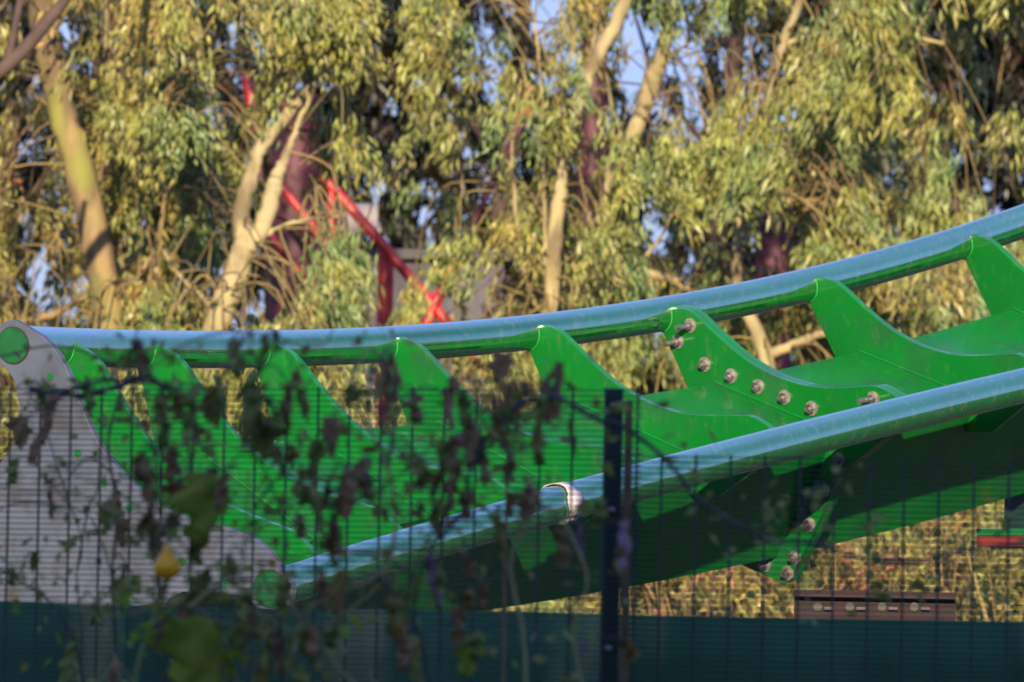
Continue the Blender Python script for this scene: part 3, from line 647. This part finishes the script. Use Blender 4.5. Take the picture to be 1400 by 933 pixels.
gv = climber('climber with large green leaves and one yellow pear-shaped gourd', 12.5,
    [([low(260), (250, 930), (225, 860), (232, 800), (225, 745), (240, 700), (275, 660), (330, 650)], 6, VSTD), ([(180, 960), (200, 860), (250, 815), (300, 800), (350, 830), (430, 850), (540, 770)], 7, VSTG), ([(330, 960), (310, 880), (262, 820), (240, 812)], 6, VSTG), ([(300, 950), (320, 860), (335, 760), (342, 640)], 5, VSTG)],
    [(285, 696, 96, 92, VGR, K_), (240, 680, 44, 44, VOL, K_), (258, 900, 110, 100, VGR, K_), (258, 850, 60, 44, VBR, W_), (222, 865, 40, 20, VBR, W_), (265, 760, 40, 20, VDK, W_), (235, 640, 36, 26, VBR, W_), (285, 800, 50, 26, VDK, W_), (312, 780, 40, 24, VDK, W_), (330, 870, 46, 30, VBR, W_)], 110, blobs=((290, 830, 70, 50, 12), (250, 900, 60, 25, 8)), mt=VGR, name='gourd_vine')
# the gourd: pear shape, stalk up
c = at(228, 770, 12.42); k = 12.42/f; gb = bmesh.new(); prof = [(0, 27), (3, 27), (4.5, 24), (6, 19), (8.5, 13), (13.5, 7), (18, 0), (19, -6), (17.5, -13), (13, -18.5), (7, -22), (5, -24), (0, -24.5)]
rings = []
for rr, z in prof:
    rings.append([gb.verts.new(Vector((c[0]+max(rr, .05)*k*math.cos(a)*(1+.04*math.cos(5*a)), c[1]+max(rr, .05)*k*math.sin(a), c[2]+z*k))) for a in np.linspace(0, 2*math.pi, 20, endpoint=False)])
for i in range(len(rings)-1):
    for j in range(20): gb.faces.new((rings[i][j], rings[i][(j+1) % 20], rings[i+1][(j+1) % 20], rings[i+1][j]))
me = bpy.data.meshes.new('gourd'); bmesh.ops.recalc_face_normals(gb, faces=gb.faces); gb.to_mesh(me); gb.free(); go = mesh_obj('gourd', me, FRUIT, gv, smooth=True)
MB().tube([c+np.array([0, 0, 25*k]), c+np.array([.004, 0, 36*k]), c+np.array([-.004, .0, 50*k])], [.004, .003, .0025], 8).build('stalk', VSTG, go, smooth=True)
climber('tangled climber with dark grey-green leaves, left of the middle', 12.3,
    [([low(380), (385, 930), (372, 830), (385, 740), (360, 660), (330, 600), (345, 520), (385, 470)], 5, VSTD), ([(400, 900), (430, 830), (520, 790), (550, 740), (545, 650), (500, 560), (470, 500)], 7, VSTG), ([(345, 700), (390, 650), (470, 690), (560, 640), (600, 600)], 4, VST), ([(260, 830), (330, 790), (420, 850), (460, 900), (520, 960)], 6, VSTG)],
    [(395, 560, 70, 34, VBR, W_), (345, 570, 80, 60, VDK, K_), (360, 600, 60, 50, VDK, K_), (380, 630, 40, 24, VDK, W_), (425, 700, 66, 34, VDK, W_), (440, 630, 60, 44, VDK, K_), (455, 735, 50, 36, VBR, W_), (470, 810, 62, 46, VOL, K_), (540, 850, 60, 34, VOL, W_), (550, 870, 44, 26, VBR, W_), (415, 660, 36, 26, VDK, W_), (410, 720, 30, 20, VBR, W_), (475, 660, 40, 18, VBR, W_), (350, 530, 40, 22, VDK, W_), (420, 880, 50, 36, VDK, K_), (380, 900, 50, 20, VBR, W_)], 230, blobs=((370, 540, 40, 35, 12), (410, 640, 60, 50, 16), (450, 760, 60, 50, 14), (470, 540, 40, 30, 8), (420, 870, 70, 35, 12)))
climber('feathery brown climber with pink-grey withered leaves, left of the post', 12.5,
    [([low(600), (590, 930), (570, 840), (590, 760), (640, 700), (650, 640), (690, 590), (720, 540)], 6, VSTD), ([(720, 960), (715, 860), (700, 760), (740, 690), (780, 730), (800, 790), (780, 860), (795, 960)], 7, VSTG), ([(530, 640), (545, 560), (530, 500), (515, 480)], 6, VSTD), ([(640, 640), (700, 560), (760, 545), (820, 575), (862, 590), (920, 640), (960, 690), (1044, 737), (1100, 742), (1147, 752), (1191, 763), (1257, 768), (1312, 752), (1368, 746), (1450, 742)], 8, VSTD), ([(1120, 660), (1098, 690), (1100, 720), (1120, 745)], 6, VSTD)],
    [(525, 530, 76, 36, VBR, W_), (535, 515, 60, 26, VBR, W_), (590, 795, 74, 26, VPK, W_), (640, 600, 70, 60, VBR, W_), (620, 625, 60, 44, VBR, W_), (655, 640, 56, 40, VBR, W_), (630, 560, 50, 40, VDK, W_), (635, 690, 40, 26, VBR, W_), (790, 740, 60, 32, VPK, W_), (765, 750, 50, 44, VBR, W_), (850, 745, 60, 22, VPK, W_), (615, 690, 60, 24, VBR, W_), (575, 700, 30, 20, VDK, W_), (700, 690, 34, 22, VOL, K_), (680, 730, 50, 24, VOL, K_), (500, 655, 60, 34, VBR, W_), (735, 610, 50, 20, VDK, W_), (780, 600, 50, 20, VBR, W_), (560, 900, 60, 30, VDK, W_), (650, 900, 60, 40, VGR, K_), (740, 560, 40, 26, VDK, W_), (690, 610, 50, 34, VDK, W_)], 280, blobs=((640, 600, 45, 45, 16), (720, 570, 40, 35, 12), (540, 620, 40, 60, 10), (730, 680, 50, 50, 10), (620, 760, 70, 50, 12), (700, 860, 80, 40, 12)))
# feathery seed heads of the same climber: a haze of fine curled hairs
fz = empty('seed_head_cluster', tuple(at(715, 560, 13.3)*np.array([1, 1, 0])), 'fuzzy grey-brown mass of feathery seed heads left of the fence post', 'seed heads')
paths = []
for _ in range(90):
    c = at(rng.normal(705, 28), rng.normal(560, 26), 13.3+rng.normal()*.03)
    for h in range(16):
        d = rng.normal(size=3); d /= np.linalg.norm(d); e = c+d*.022+np.array([rng.normal()*.006, 0, rng.normal()*.006]); paths.append((np.array([c, c+d*.012, e]), np.array([.0006, .0005, .0003])))
base = at(710, 560, 13.3); paths.append((spline([(base[0], 13.3, 0), at(690, 800, 13.3), at(700, 650, 13.3), base], 6), np.full(19, .0028)))
V, F_ = tubes_mesh(paths, 3); mesh_obj('seed_hairs', np_mesh('seed_hairs', V, F_), VBR, fz)['kind'] = 'stuff'
